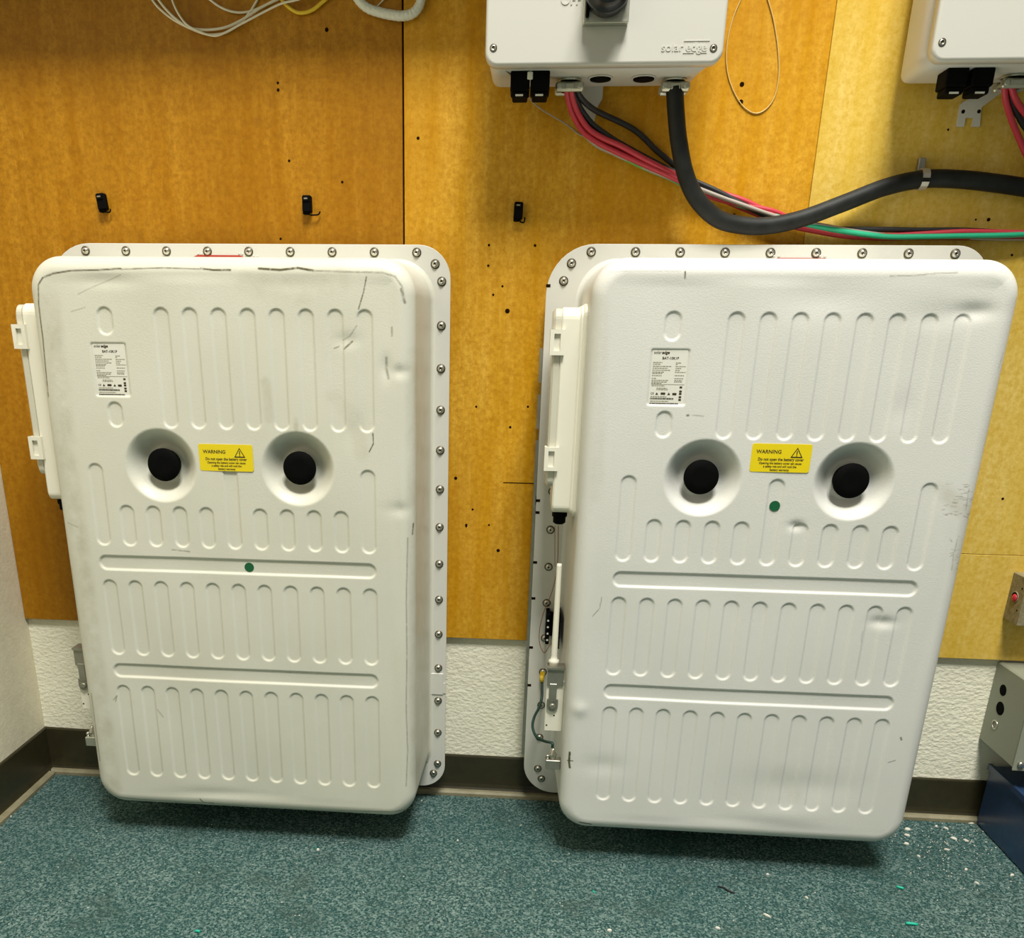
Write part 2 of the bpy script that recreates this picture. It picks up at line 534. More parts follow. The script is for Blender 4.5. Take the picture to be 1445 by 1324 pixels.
def cover_mesh(name, m, dents, scuffs, grimes):
    NU, NV = 420, 694
    hw, u0 = BHW - RE, BU
    v0, v1, rc = BV0 + RE, BV1 - RE, BR - RE
    s = np.linspace(-hw, hw, NU + 1); t = np.linspace(v0, v1, NV + 1)
    U, V = np.meshgrid(s, t, indexing='ij'); U = U.copy(); V = V.copy()
    vc, hv = (v0 + v1) / 2, (v1 - v0) / 2
    A = (np.abs(U) - (hw - rc)) / rc; B = (np.abs(V - vc) - (hv - rc)) / rc
    msk = (A > 0) & (B > 0)
    a, b = A[msk], B[msk]; r = np.maximum(a, b); mn = np.minimum(a, b)
    th = np.where(a >= b, PI / 4 * mn / r, PI / 2 - PI / 4 * mn / r)
    sU, sV = np.sign(U[msk]), np.sign(V[msk] - vc)
    U[msk] = sU * (hw - rc + rc * r * np.cos(th)); V[msk] = vc + sV * (hv - rc + rc * r * np.sin(th))
    U = U + u0
    # pressed relief
    dep = np.zeros_like(U)
    for (c, z0, z1) in SLOTS:
        i = (np.abs(U - c) < .03) & (V > z0 - .02) & (V < z1 + .02)
        d = seg_dist(U[i], V[i], (c, z0 + SR), (c, z1 - SR)) - SR
        dep[i] = np.maximum(dep[i], .0026 * sstep((-d + .0005) / .0042))
    for (a0, a1, z) in HSL:
        i = np.abs(V - z) < .04
        d = seg_dist(U[i], V[i], (a0 + SR, z), (a1 - SR, z)) - SR - .0008
        dep[i] = np.maximum(dep[i], .0034 * sstep((-d + .0005) / .0050))
    lx, lz, lw, lh = LABEL
    qx = np.abs(U - lx) - lw + .006; qz = np.abs(V - lz) - lh + .006
    d = np.hypot(np.maximum(qx, 0), np.maximum(qz, 0)) + np.minimum(np.maximum(qx, qz), 0) - .006
    dep = np.maximum(dep, .0026 * sstep(-d / .005))
    for (du, dv) in DISH:
        r = np.hypot(U - du, V - dv)
        x_ = np.clip((.0690 - r) / .034, 0, 1)
        dep = np.maximum(dep, .034 * (.2 * x_ + .8 * sstep(x_)))
    for (du, dv, ru, rv, dp) in dents:
        dep += dp * np.exp(-((U - du) / ru) ** 2 - ((V - dv) / rv) ** 2)
    edge = np.minimum(np.minimum(U - (u0 - hw), u0 + hw - U), np.minimum(V - v0, v1 - V))
    fade = sstep(edge / .02)
    dep += fade * .0009 * (np.sin(U * 11 + 1.3) * np.cos(V * 9) + .6 * np.sin(U * 23 + V * 17))
    Yd = -D + dep
    co = np.stack([U, Yd, V], -1).reshape(-1, 3)
    idx = np.arange((NU + 1) * (NV + 1)).reshape(NU + 1, NV + 1)
    q = np.stack([idx[:-1, :-1], idx[1:, :-1], idx[1:, 1:], idx[:-1, 1:]], -1).reshape(-1, 4)
    # side: boundary loop counter-clockwise seen from the front, swept back along its outward normal
    loop = np.concatenate([idx[:, 0], idx[-1, 1:], idx[-2::-1, -1], idx[0, -2:0:-1]])
    L = len(loop); bu, bv = co[loop, 0], co[loop, 2]; by = co[loop, 1]
    cu = np.clip(bu, u0 - hw + rc, u0 + hw - rc); cv = np.clip(bv, v0 + rc, v1 - rc)
    nu, nv = bu - cu, bv - cv; ln = np.hypot(nu, nv); nu, nv = nu / ln, nv / ln
    prof = [(RE * math.sin(x), -D + RE * (1 - math.cos(x))) for x in np.linspace(0, PI / 2, 31)[1:]]
    prof += [(RE + .0015, -.16), (RE + .003, -.10), (RE + .0045, -.05), (RE + .0055, -.022), (RE + .0065, -.012), (RE + .009, -.006), (RE + .013, -.0032), (RE + .018, -.0025)]
    allco = [co]; faces = [q]; prev = loop; off = len(co)
    for k, (o, y) in enumerate(prof):
        yy = np.full(L, y) + (by + D) * max(0, 1 - k / 20)
        ring = np.stack([bu + nu * o, yy, bv + nv * o], -1)
        cur = np.arange(off, off + L); off += L
        allco.append(ring)
        faces.append(np.stack([prev, cur, np.roll(cur, -1), np.roll(prev, -1)], -1)); prev = cur
    co = np.concatenate(allco); fa = np.concatenate(faces)
    me = bpy.data.meshes.new(name)
    me.vertices.add(len(co)); me.vertices.foreach_set('co', co.ravel())
    me.loops.add(len(fa) * 4); me.loops.foreach_set('vertex_index', fa.ravel().astype(np.int32))
    me.polygons.add(len(fa)); me.polygons.foreach_set('loop_start', np.arange(0, len(fa) * 4, 4, dtype=np.int32))
    me.polygons.foreach_set('use_smooth', np.ones(len(fa), bool))
    me.update(calc_edges=True); me.validate()
    su, sv = co[:, 0], co[:, 2]
    for nm, lst in (('scuff', scuffs), ('grime', grimes)):
        val = np.zeros(len(co))
        for pts, wd, st in lst:
            for p0, p1 in zip(pts[:-1], pts[1:]):
                i = (su > min(p0[0], p1[0]) - 3 * wd) & (su < max(p0[0], p1[0]) + 3 * wd) & (sv > min(p0[1], p1[1]) - 3 * wd) & (sv < max(p0[1], p1[1]) + 3 * wd)
                dd = seg_dist(su[i], sv[i], p0, p1)
                val[i] = np.maximum(val[i], st * sstep(1.35 - dd / (wd * (.62 if nm == 'scuff' else 1))))
        at = me.attributes.new(nm, 'FLOAT', 'POINT'); at.data.foreach_set('value', val.astype(np.float32))
    me.materials.append(m)
    return me


BOLT = None
ORIGIN = [np.array([-.51905158, 0, F]), np.array([.47201948, -.0041733, F + .00241499])]


def uv_of(w_, pts, Yv=-.226):
    return [tuple((P(x, y, Yv) - ORIGIN[w_])[[0, 2]]) for x, y in pts]


def bolt(parent, u, v, y):
    global BOLT
    if BOLT is None:
        o = MB().lathe([(.0088, -.0005), (.0088, .0010), (.0070, .0012), (.0066, .0022), (.0058, .0042), (.0040, .0056), (.0022, .0060), (.0020, .0040)],
                       n=16, mis=[1, 1, 1, 0, 0, 0, 2, 2]).build('bolt', [STEEL, DSTEEL, DSTEEL], parent, (u, y, v)); BOLT = o.data
        return
    link('bolt', BOLT, parent, (u, y, v))


def bar_row(mb, x0, x1, z, h, seed):
    """a line of small print: word-sized dashes"""
    rr = random.Random(seed); x = x0
    while x < x1:
        wd = min(rr.uniform(.0018, .005), x1 - x)
        if wd > .0006: mb.box(x, x + wd, -.0002, 0, z - h / 2, z + h / 2)
        x += wd + .0008


def rating_label(parent, u, v):
    L = MB(); rplate(L, -.030, .030, -.0450, .0450, .003, 0, -.0005, .0002, 4)
    lab = L.build('rating_label', PAPER, parent, (u, -D + .0026, v)); lab['label'] = 'white rating label with black print'
    X = lambda a: -.030 + .060 * a
    Zz = lambda b: .0450 - .0900 * b
    y = -.0006
    text('solar', .0068, PRINT, lab, (X(.15), y, Zz(.055)), sx=.95)
    text('edge', .0068, PRINT, lab, (X(.37), y, Zz(.055)), bold=.0002, shear=.2)
    text('BAT-10K1P', .0058, PRINT, lab, (X(.52), y, Zz(.155)), bold=.0001)
    g = MB()
    for i, (b, wd) in enumerate([(.23, .26), (.262, .23), (.30, .52), (.335, .42), (.37, .52), (.405, .34), (.43, .28), (.47, .27), (.52, .12), (.555, .48), (.585, .45), (.612, .3)]):
        bar_row(g, X(.04), X(.04 + wd), Zz(b), .0011, i)
    for i, (b, wd) in enumerate([(.235, .15), (.262, .07), (.30, .28), (.335, .16), (.37, .14), (.405, .3), (.465, .26), (.52, .26), (.555, .22), (.58, .22)]):
        bar_row(g, X(.68), X(.68 + wd), Zz(b), .0011, 40 + i)
    for i, (a, b, wd) in enumerate([(.05, .655, .38), (.2, .70, .3), (.2, .725, .32), (.05, .855, .45), (.05, .94, .52)]):
        bar_row(g, X(a), X(a + wd), Zz(b), .0011, 70 + i)
    g.box(X(.04), X(.98), -.0002, 0, Zz(.632), Zz(.626))
    g.build('small_print', GPRINT, lab, (0, y, 0))
    k = MB()
    for (b, a1) in ((.893, .70), (.985, .84)):
        rr = random.Random(int(b * 100)); x = X(.04)
        while x < X(a1):
            wd = rr.choice((.0006, .0009, .0014)); k.box(x, x + wd, -.0002, 0, Zz(b) - .0013, Zz(b) + .0013); x += wd + rr.choice((.0003, .0005))
    for a in (.22, .56):
        k.prism([(X(a) - .0024, Zz(.822)), (X(a) + .0024, Zz(.822)), (X(a), Zz(.778))], 0, -.0002)
    k.prism(rrect(X(.33), X(.46), Zz(.82), Zz(.78), .0006, 2), 0, -.0002)
    k.prism(rrect(X(.66), X(.78), Zz(.825), Zz(.785), .001, 2), 0, -.0002)
    for b in (.68, .755, .80, .86, .91):
        k.prism(rrect(X(.885) - .0022, X(.885) + .0022, Zz(b + .018), Zz(b - .018), .0008, 2), 0, -.0002)
    k.build('print_marks', PRINT, lab, (0, y, 0))
    text('CE', .0046, PRINT, lab, (X(.09), y, Zz(.80)))
    return lab


def warning_label(parent, u, v, tilt):
    L = MB(); rplate(L, -.051, .051, -.0245, .0245, .004, 0, -.0006, .0002, 4)
    lab = L.build('warning_label', YLABEL, parent, (u, -D + .0004, v)); lab.rotation_euler = (0, tilt, 0)
    lab['label'] = 'yellow warning label with black lettering'
    y = -.0007
    text('WARNING', .0088, PRINT, lab, (-.0215, y, .0105), bold=.00012, sx=1.0)
    text('Do not open the battery cover', .0072, PRINT, lab, (0, y, -.0024), bold=.00012, sx=.86)
    text('Opening the battery cover can cause', .0055, PRINT, lab, (0, y, -.0090), bold=.00008, sx=.88)
    text('a safety risk and will void the', .0055, PRINT, lab, (0, y, -.0147), bold=.00008, sx=.88)
    text('battery warranty', .0055, PRINT, lab, (0, y, -.0205), bold=.00008, sx=.88)
    t = MB(); cx, cz, s = .0262, .0088, .0105
    tri = lambda k: [(cx - s * k, cz - .0078 * k), (cx + s * k, cz - .0078 * k), (cx, cz + .0100 * k)]
    o, i = tri(1.0), tri(.74)
    V = [(x, -.0002, z) for x, z in o + i]
    t.add(V, [[0, 1, 4, 3], [1, 2, 5, 4], [2, 0, 3, 5]])
    t.box(cx - .0008, cx + .0008, -.0003, 0, cz - .0022, cz + .0042); t.box(cx - .0008, cx + .0008, -.0003, 0, cz - .0050, cz - .0034)
    t.build('warning_triangle', PRINT, lab, (0, y, 0))
    return lab


def ridge_frame(mb, x0, x1, y0, y1, z0, z1, fr, mi=0):
    mb.box(x0, x1, y0, y1, z0, z0 + fr, mi); mb.box(x0, x1, y0, y1, z1 - fr, z1, mi)
    mb.box(x0, x0 + fr, y0, y1, z0 + fr, z1 - fr, mi); mb.box(x1 - fr, x1, y0, y1, z0 + fr, z1 - fr, mi)


def battery(w_, label, m, dents, scuffs, grimes):
    b = thing('battery', label, 'battery', tuple(ORIGIN[w_]), (0, 0, 0), 'wall-mounted batteries')
    fl = MB()
    rplate(fl, -.411, .3955, .006, 1.1765, (.070, .055, .062, .090), 0, -.003, .001, 10)
    fl.build('flange', FLANGE, b)
    link('cover', cover_mesh('cover', m, dents, scuffs, grimes), b)
    # wall rails and the notched steel bracket edge showing past the flange
    for v in (.25, .93): MB().box(-.34, .33, .0005, YP + .0117 * (v < .3) - ORIGIN[w_][1] - .0002, v - .03, v + .03).build('wall_rail', GALV, b)
    br = MB().box(-.4125, -.36, .0005, .004, .68, .985)
    for z0, z1 in ((.925, .990), (.835, .902), (.700, .812)): br.box(-.4175, -.4125, .0005, .004, z0, z1)
    br.box(-.4175, -.4105, .0005, .004, .10, .70)
    br.build('bracket_edge', GALV, b)
    if w_ == 1:
        for v in (1.103, .690, .665, .558, .478, .365, .275):
            MB().bbox(-.4115, -.403, -.0036, -.0026, v - .0028, v + .0028, .0003).build('flange_notch', NAIL, b)
    # bolts
    for i in range(9): bolt(b, (i - 4) * .08244, 1.1625, -.003)
    for k in range(14):
        v = 1.1116 - k * .08033
        bolt(b, .3785, v, -.003); bolt(b, -.3785, v, -.003)
    for (u, v) in ((.3655, 1.1425), (-.3655, 1.1425), (.3690, .0415), (-.3690, .0415)): bolt(b, u, v, -.003)
    # embossed marks and red label at the top of the flange
    ru, rv = (-.0605, 1.1560) if w_ == 0 else (.0570, 1.1540)
    o = MB().prism(rrect(ru - .056, ru + .056, 1.112, rv, (.003, .003, .016, .016), 6), -.003, -.0042).build('red_label', REDL, b); o['label'] = 'red curved label at the top of the flange'
    for (x, y) in ([(280, 358), (284, 358.5), (338, 358), (342, 358.5), (358, 361.5), (363, 362)] if w_ == 0 else [(1092, 361.5), (1099, 361.5), (1157, 361.5), (1164, 362)]):
        q = P(x, y, ORIGIN[w_][1] - .003) - ORIGIN[w_]
        MB().lathe([(.0021, -.0005), (.0021, .0010), (.001, .0018)], n=8).build('flange_stud', FLANGE, b, (q[0], -.003, q[2]))
    # carrying plugs in the two dished recesses
    for (u, v) in DISH:
        o = MB().lathe([(.0262, 0), (.0262, .014), (.0305, .0155), (.0308, .0205), (.0300, .0218), (.0150, .0222)], (0, 0, 0), (0, -1, 0), 40).build('plug', BLACKG, b, (u, -.1935, v))
        o['label'] = 'round black plug in a dished recess'
    rating_label(b, LABEL[0], LABEL[1] + .0005)
    warning_label(b, .0015 if w_ == 0 else .0060, .7950 if w_ == 0 else .8157, 0)
    du, dv = (.0303, .5868) if w_ == 0 else (.0078, .7313)
    o = MB().lathe([(.0092, 0), (.0092, .0006)], n=28).build('green_dot', DOTG, b, (du, -D + (.0034 if w_ == 0 else .0027), dv)); o['label'] = 'round dark green sticker'
    # long white connection box clipped on the left side
    jb = MB()
    rplate(jb, 0, .352, 0, .122, .02, 0, -.001, .0003, 6)       # placeholder outline, remapped below
    jb = MB()
    body = rrect(.697, 1.060, .050, .172, (.012, .012, .014, .014), 6)   # (v, depth)
    n = len(body)
    def slab(u0, u1, grow, mi=0, bev=.003):
        loops = [(u0, grow), (u1 + bev, grow), (u1, grow - bev)]
        V = []
        for u, g in loops:
            for (v, d) in rrect(.697 - g, 1.060 + g, .050 - g, .172 + g, (.010, .012, .020, .014), 6): V.append((u, -d, v))
        fs = []
        for i in range(2):
            for a in range(n):
                c = (a + 1) % n; fs.append([i * n + a, i * n + c, (i + 1) * n + c, (i + 1) * n + a])
        fs += [list(range(n))[::-1], [2 * n + a for a in range(n)]]
        jb.add(V, fs, mi)
    slab(-.3375, -.3475, .006); slab(-.3475, -.3530, .003); slab(-.3530, -.3850, 0)
    jo = jb.build('connection_box', WPLAS, b); jo['label'] = 'long white plastic connection box on the side'
    lid = MB(); jb2 = jb; jb = lid
    V = []; lo = [(-.3850, .002), (-.3950, .002), (-.3985, -.002)]
    for u, g in lo:
        for (v, d) in rrect(.748 - g, 1.056 + g, .054 - g, .169 + g, (.010, .010, .018, .014), 6): V.append((u, -d, v))
    fs = []
    for i in range(2):
        for a in range(n):
            c = (a + 1) % n; fs.append([i * n + a, i * n + c, (i + 1) * n + c, (i + 1) * n + a])
    fs += [list(range(n))[::-1], [2 * n + a for a in range(n)]]
    lid.add(V, fs)
    lid.build('lid', LID, jo)
    for v in (1.0015, .7985):
        la = MB(); ridge_frame(la, -.4035, -.3780, -.1795, -.1715, v - .0215, v + .0215, .0072); la.box(-.3965, -.3850, -.1745, -.1715, v - .0145, v + .0145)
        la.box(-.4035, -.3990, -.1715, -.150, v - .0215, v + .0215)
        la.build('latch', WPLAS, jo)
    MB().lathe([(.0145, 0), (.0145, .012), (.012, .014), (.012, .024), (.008, .027)], (-.368, -.140, .698), (0, 0, -1), 16).build('cable_gland', BLACKG, jo)
    # antenna clamp
    dy, dv_ = -.022, .012
    pl = MB().bbox(-.3765, -.3405, -.150 + dy, -.146 + dy, .232 + dv_, .345 + dv_, .0015)
    pl = pl.build('antenna_bracket', WPLAS, b)
    for (u, v) in ((-.372, .2455), (-.358, .268)):
        MB().lathe([(.0018, 0), (.0018, .0003)], (0, 0, 0), n=10).build('bracket_hole', HOLE, pl, (u, -.150 + dy, v + dv_))
    cl = MB()
    cl.box(-.3770, -.3420, -.158, -.128, .3710, .3750)
    cl.box(-.3760, -.3430, -.154, -.150, .3350, .3710)
    cl.bbox(-.3705, -.3555, -.156, -.150, .3000, .3400, .001)
    cl.prism(rrect(-.3740, -.3515, .2790, .3050, (.011, .011, .001, .001), 6), -.150, -.155)
    cl.lathe([(.0065, 0), (.0065, .003), (.004, .005)], (-.3627, -.155, .2910), (0, -1, 0), 14)
    cl.v = [(x, y + dy, z + dv_) for x, y, z in cl.v]
    cl.build('antenna_clamp', [GALV], pl)
    if w_ == 1:
        an = MB().lathe([(.009, 0), (.009, .004), (.0105, .006), (.0105, .011), (.0068, .013), (.0062, .02), (.0050, .205), (.0044, .210)], (-.3640, -.162, .387), (0, 0, 1), 16)
        o = an.build('antenna', WPLAS, b); o['label'] = 'white antenna rod'
        tb = MB().bbox(-.3790, -.3715, -.055, -.0035, .392, .458, .001); tb.box(-.3580, -.3500, -.075, -.0035, .390, .462)
        tb.box(-.3715, -.3580, -.02, -.0035, .400, .450)
        to = tb.build('terminal_block', BLACKG, b)
        for k in range(4):
            MB().lathe([(.0022, 0), (.0022, .0006)], n=10).build('terminal_screw', PAPER, to, (-.3752, -.055, .402 + .0145 * k))
        bpy.context.view_layer.update()
        wire('thin_wire', [(788, 742), (787, 790), (784, 815), (778, 838), (768, 862), (762, 885), (761, 905), (765, 918), (769, 921), (775, 912), (780, 905)], -.040, .0008, COPW, parent=b)
        wire('thin_wire', [(783, 742), (783, 770), (783, 800)], -.050, .0006, COPW, parent=b)
        gw = [(765, 962), (764.5, 985), (760, 1000), (754, 1012), (751.5, 1026), (757, 1040), (768, 1046), (777, 1048), (779.5, 1050), (779.5, 1060)]
        wire('ground_wire', [(x, y, -.016 - .165 * min(1, k / 7.5)) for k, (x, y) in enumerate(gw)], 0, .0030, DGREEN, parent=b)
        c = Vector(P(764.5, 955, -.012)) - Vector(ORIGIN[1])
        MB().lathe([(.0055, -.001), (.0055, .0015)], (0, 0, 0), n=14).build('ring_terminal', YTERM, b, (c.x + .001, -.009, c.z + .008))
        MB().tube([(c.x, -.012, c.z + .004), (c.x, -.015, c.z - .010)], [.0050, .0042], 10).build('terminal_sleeve', YTERM, b)
    gb = MB().bbox(-.3700, -.3400, -.190, -.172, .1655, .1860, .001)
    gb = gb.build('ground_lug', GALV if w_ == 1 else ZINC, b)
    gs = MB().lathe([(.0062, 0), (.0062, .005), (.0078, .006), (.0078, .011), (.0045, .016), (.0045, .023), (.002, .024)], (-.3560, -.181, .186), (0, 0, 1), 8)
    gs.lathe([(.0040, 0), (.0040, .007), (.002, .009)], (-.3665, -.181, .186), (0, 0, 1), 8)
    gs.build('ground_stud', STEEL, gb)
    if w_ == 0:
        cp = MB().bbox(.3530, .3900, -.0052, -.0028, .2430, .2955, .0012); cp.box(.3840, .3955, -.0048, -.003, .247, .272)
        o = cp.build('side_clip', FLANGE, b); o['label'] = 'small white square clip on the flange'
    return b


def S(w_, px, wd, st): return (uv_of(w_, px), wd, st)


LS = [S(0, [(66, 560), (63, 520), (60, 480), (54, 430), (54, 402), (60, 392), (75, 386), (100, 382), (140, 381), (170, 379)], .0026, .95),
      S(0, [(170, 380), (230, 378), (290, 380)], .0020, .8), S(0, [(283, 379), (300, 381), (325, 381)], .0026, 1.2), S(0, [(365, 379), (395, 381), (420, 378), (442, 382)], .0034, 1.2),
      S(0, [(442, 382), (500, 384), (540, 385), (557, 390), (567, 404), (571, 425)], .0026, .55), S(0, [(566, 408), (571, 427)], .004, .7),
      S(0, [(517, 391), (513, 412), (506, 436)], .0020, .9), S(0, [(503, 460), (494, 474), (484, 480)], .0020, .45), S(0, [(497, 482), (486, 492)], .0030, .8), S(0, [(471, 492), (478, 489)], .002, .6),
      S(0, [(526, 612), (527, 626), (521, 638)], .0018, 1.1), S(0, [(545, 505), (545, 520), (548, 534)], .0040, .55), S(0, [(553, 462), (553, 474)], .003, .5),
      S(0, [(575, 760), (573, 850), (574, 920), (573, 1000), (575, 1060), (573, 1110)], .0022, .5), S(0, [(582, 741), (581, 756)], .0022, .9),
      S(0, [(160, 1125), (200, 1130), (260, 1134), (285, 1135)], .0024, .6), S(0, [(282, 1128), (287, 1134), (300, 1135)], .002, 1.0), S(0, [(300, 1136), (380, 1142), (440, 1146), (590, 1146)], .0024, .55),
      S(0, [(128, 980), (134, 1030), (140, 1075)], .003, .5), S(0, [(95, 738), (110, 744)], .0018, .5), S(0, [(243, 776), (268, 779)], .0018, .7), S(0, [(98, 800), (110, 880)], .0016, .35),
      S(0, [(160, 988), (165, 982), (163, 990)], .002, .6), S(0, [(222, 1002), (230, 1012)], .003, .35), S(0, [(110, 415), (130, 405), (170, 388)], .0018, .35), S(0, [(100, 440), (120, 434)], .0018, .35)]
LG = [S(0, [(375, 540), (380, 590)], .010, .45), S(0, [(417, 592), (418, 606)], .005, .6), S(0, [(360, 330), (380, 345), (470, 345)], .02, .3), S(0, [(350, 400), (420, 410), (480, 395)], .022, .30),
      S(0, [(70, 420), (90, 600), (130, 900), (160, 1110)], .020, .55), S(0, [(580, 500), (585, 1100)], .012, .35), S(0, [(470, 560), (500, 590), (510, 640)], .016, .25)]
RS = [S(1, [(966.5, 384), (966, 393)], .0024, 1.1), S(1, [(1255, 390), (1290, 389), (1320, 386), (1350, 385)], .0016, .55), S(1, [(860, 384), (900, 383), (960, 383)], .0014, .25),
      S(1, [(969, 586), (971, 586)], .003, 1.1), S(1, [(976, 586), (992, 587)], .0016, .5), S(1, [(849, 842), (846, 858), (836, 869)], .0016, .6),
      S(1, [(804, 1062), (803, 1075), (804, 1083)], .0036, 1.3), S(1, [(801, 1074), (808, 1073)], .002, 1.2), S(1, [(818, 1160), (834, 1163)], .003, 1.2), S(1, [(1270, 1040), (1271, 1043)], .003, .9), S(1, [(1252, 1075), (1262, 1072)], .002, .6),
      S(1, [(1366, 690), (1362, 720)], .0018, .4), S(1, [(1350, 760), (1346, 778)], .0016, .45), S(1, [(1344, 782), (1342, 804)], .0016, .45), S(1, [(1416, 498), (1409, 520)], .0016, .35), S(1, [(1216, 890), (1214, 905)], .0014, .35)]
_r = random.Random(3)
for _k in range(46):
    _x, _y = _r.triangular(1322, 1370, 1362), _r.uniform(682, 732)
    RS.append(S(1, [(_x, _y), (_x + _r.uniform(3, 10), _y + _r.uniform(-1.5, 2))], .0012, _r.uniform(.2, .6)))
for _k in range(16):
    _x, _y = _r.uniform(1338, 1352), _r.uniform(755, 806)
    RS.append(S(1, [(_x, _y), (_x + _r.uniform(2, 6), _y + _r.uniform(-3, 3))], .0012, _r.uniform(.2, .6)))
RG = [S(1, [(1330, 690), (1365, 730), (1350, 800)], .016, .35), S(1, [(850, 430), (842, 700)], .014, .2), S(1, [(1100, 1090), (1120, 1120)], .02, .2)]


def dn(w_, x, y, ru, rv, d):
    u, v = uv_of(w_, [(x, y)])[0]; return (u, v, ru, rv, d)


battery(0, 'white battery cabinet on the left with a scuffed top edge, dot on a long groove', POWDER_L,
        [dn(0, 545, 520, .010, .020, .0025), dn(0, 490, 480, .02, .012, .002), dn(0, 500, 610, .02, .03, .0015), dn(0, 575, 720, .03, .012, .003), dn(0, 150, 395, .05, .012, .002),
         dn(0, 300, 1120, .08, .012, .002), dn(0, 565, 525, .012, .010, .003), dn(0, 420, 400, .06, .015, .0015)], LS, LG)
battery(1, 'white battery cabinet on the right with an antenna rod, green dot between its two plugs', POWDER_R,
        [dn(1, 1375, 440, .028, .012, .004), dn(1, 1330, 445, .05, .02, .002), dn(1, 1123, 742, .012, .008, .004), dn(1, 1245, 878, .02, .010, .004), dn(1, 1160, 420, .07, .03, .0025), dn(1, 1270, 580, .02, .03, .0015),
         dn(1, 818, 775, .006, .006, .003), dn(1, 818, 808, .006, .006, .003), dn(1, 817, 835, .006, .008, .003), dn(1, 818, 1000, .015, .015, -.003), dn(1, 850, 1080, .04, .02, .002),
         dn(1, 1130, 1110, .1, .03, .0025), dn(1, 1100, 1150, .08, .02, -.002)], RS, RG)


# ------------------------------------------------------------------ inverters
ZB = 1.4355 + F


def gland(parent, u, y, w2=.0245):
    g = MB().lathe([(.0205, 0), (.0205, .003), (.0185, .0035), (.0120, .0036)], (u, y, ZB), (0, 0, -1), 24, mis=[0, 0, 1, 1])
    g.lathe([(.0140, .003), (.0140, .018)], (u, y, ZB), (0, 0, -1), 20, mis=[1, 1])
    for yy in (y - .0190, y + .0075):
        g.bbox(u - w2, u + w2, yy, yy + .0115, ZB - .0205, ZB - .0060, .003)
    for s in (-1, 1):
        g.lathe([(.0050, 0), (.0050, .003), (.003, .0035)], (u + s * .0185, y - .0190, ZB - .0135), (0, -1, 0), 12)
        g.lathe([(.0030, 0), (.0030, .02)], (u + s * .0185, y - .010, ZB - .0135), (0, 1, 0), 8)
    g.bbox(u - .008, u + .008, y - .0210, y - .0185, ZB - .0185, ZB - .009, .001)
    o = g.build('cable_clamp', [ZINC, BLACKG], parent)
    return o


def knockout(parent, u, y):
    k = MB().lathe([(.0215, 0), (.0215, .0018), (.0195, .0022), (.0185, .0012)], (u, y, ZB), (0, 0, -1), 28, mis=[0, 0, 0, 0], cap=True)
    k.lathe([(.0178, .0010), (.0178, .0032), (.010, .0034)], (u, y, ZB), (0, 0, -1), 28, mis=[1, 1, 1])
    k.build('plugged_opening', [INV, BLACKG], parent)


def inverter(label, cx0, cx1, bx0, bx1, first):
    iv = thing('inverter', label, 'inverter', (0, 0, 0), (0, 0, 0), 'wall-mounted inverters')
    top = ZB + .45
    # body: tapering rounded shell
    k = 6; sec = [(bx0, bx1, ZB + .002, .012, .004), (bx0 - .001, bx1 + .001, ZB, .016, -.002), (bx0 - .003, bx1 + .008, ZB, .020, -.060), (cx0 + .006, cx1 - .005, ZB + .001, .022, -.112)]
    V = []
    for (a, b, z0, r, y) in sec: V += [(x, y, z) for x, z in rrect(a, b, z0, top, r, k)]
    n = 4 * (k + 1); fs = []
    for i in range(3):
        for a in range(n):
            c = (a + 1) % n; fs.append([i * n + a, i * n + c, (i + 1) * n + c, (i + 1) * n + a])
    fs += [list(range(n))[::-1], [3 * n + a for a in range(n)]]
    B = MB(); B.add(V, fs, 0, True); B.sm[-1] = B.sm[-2] = False
    B.build('body', INV, iv)
    C = MB(); rplate(C, cx0, cx1, ZB - .0005, top + .004, .020, -.112, -.131, .005, 8)
    cov = C.build('front_cover', INV, iv)
    for (x, z) in ((cx0 + .0135, 1.4617 + F - .001), (cx1 - .0165, 1.4575 + F - .001), (cx0 + .0135, top - .02), (cx1 - .0165, top - .02)):
        s = MB().lathe([(.0060, -.0005), (.0060, .0006), (.0048, .0008), (.0044, .0003), (.0042, .0012), (.0024, .0015), (.0022, .0004), (.0005, .0003)], n=18, mis=[1, 1, 1, 0, 0, 1, 1])
        s.build('cover_screw', [STEEL, DSTEEL], cov, (x, -.131, z))
    return iv, cov


iv1, cov1 = inverter('white inverter above the gap, black rotary switch on its front cover', -.0600, .3265, -.0520, .3010, True)
sw = MB(); rplate(sw, .0975, .1695, 1.4885 + F, 1.562 + F, .002, -.131, -.149, .001, 3)
sw = sw.build('switch_base', ZINC, iv1); sw['label'] = 'square grey metal switch plate'
kn = MB().lathe([(.0345, 0), (.0345, .016), (.0330, .020), (.0275, .0215), (.0265, .036), (.0245, .0385), (.010, .039)], (0, 0, 0), (0, -1, 0), 40)
kn.build('switch_knob', KNOB, sw, (.1325, -.149, 1.5290 + F))
MB().bbox(.1005, .1060, -.1560, -.149, 1.495 + F, 1.520 + F, .001).build('switch_lever', BLACKG, sw)
text('OFF', .0185, INV, cov1, (.0765, -.1312, 1.5245 + F), 'raised_lettering', .0008, .0003)
text('solar', .0170, INV, cov1, (.2440, -.1312, 1.4580 + F), 'raised_lettering', .0007, .0001, sx=1.05)
text('edge', .0170, INV, cov1, (.2825, -.1312, 1.4580 + F), 'raised_lettering', .0007, .0004, sx=1.05)
lg = MB()
lg.box(.2620, .3030, -.1319, -.131, 1.4665 + F, 1.4678 + F); lg.box(.2620, .2790, -.1319, -.131, 1.4500 + F, 1.4510 + F); lg.box(.2890, .3000, -.1319, -.131, 1.4500 + F, 1.4510 + F)
lg.build('raised_logo_bar', INV, cov1)
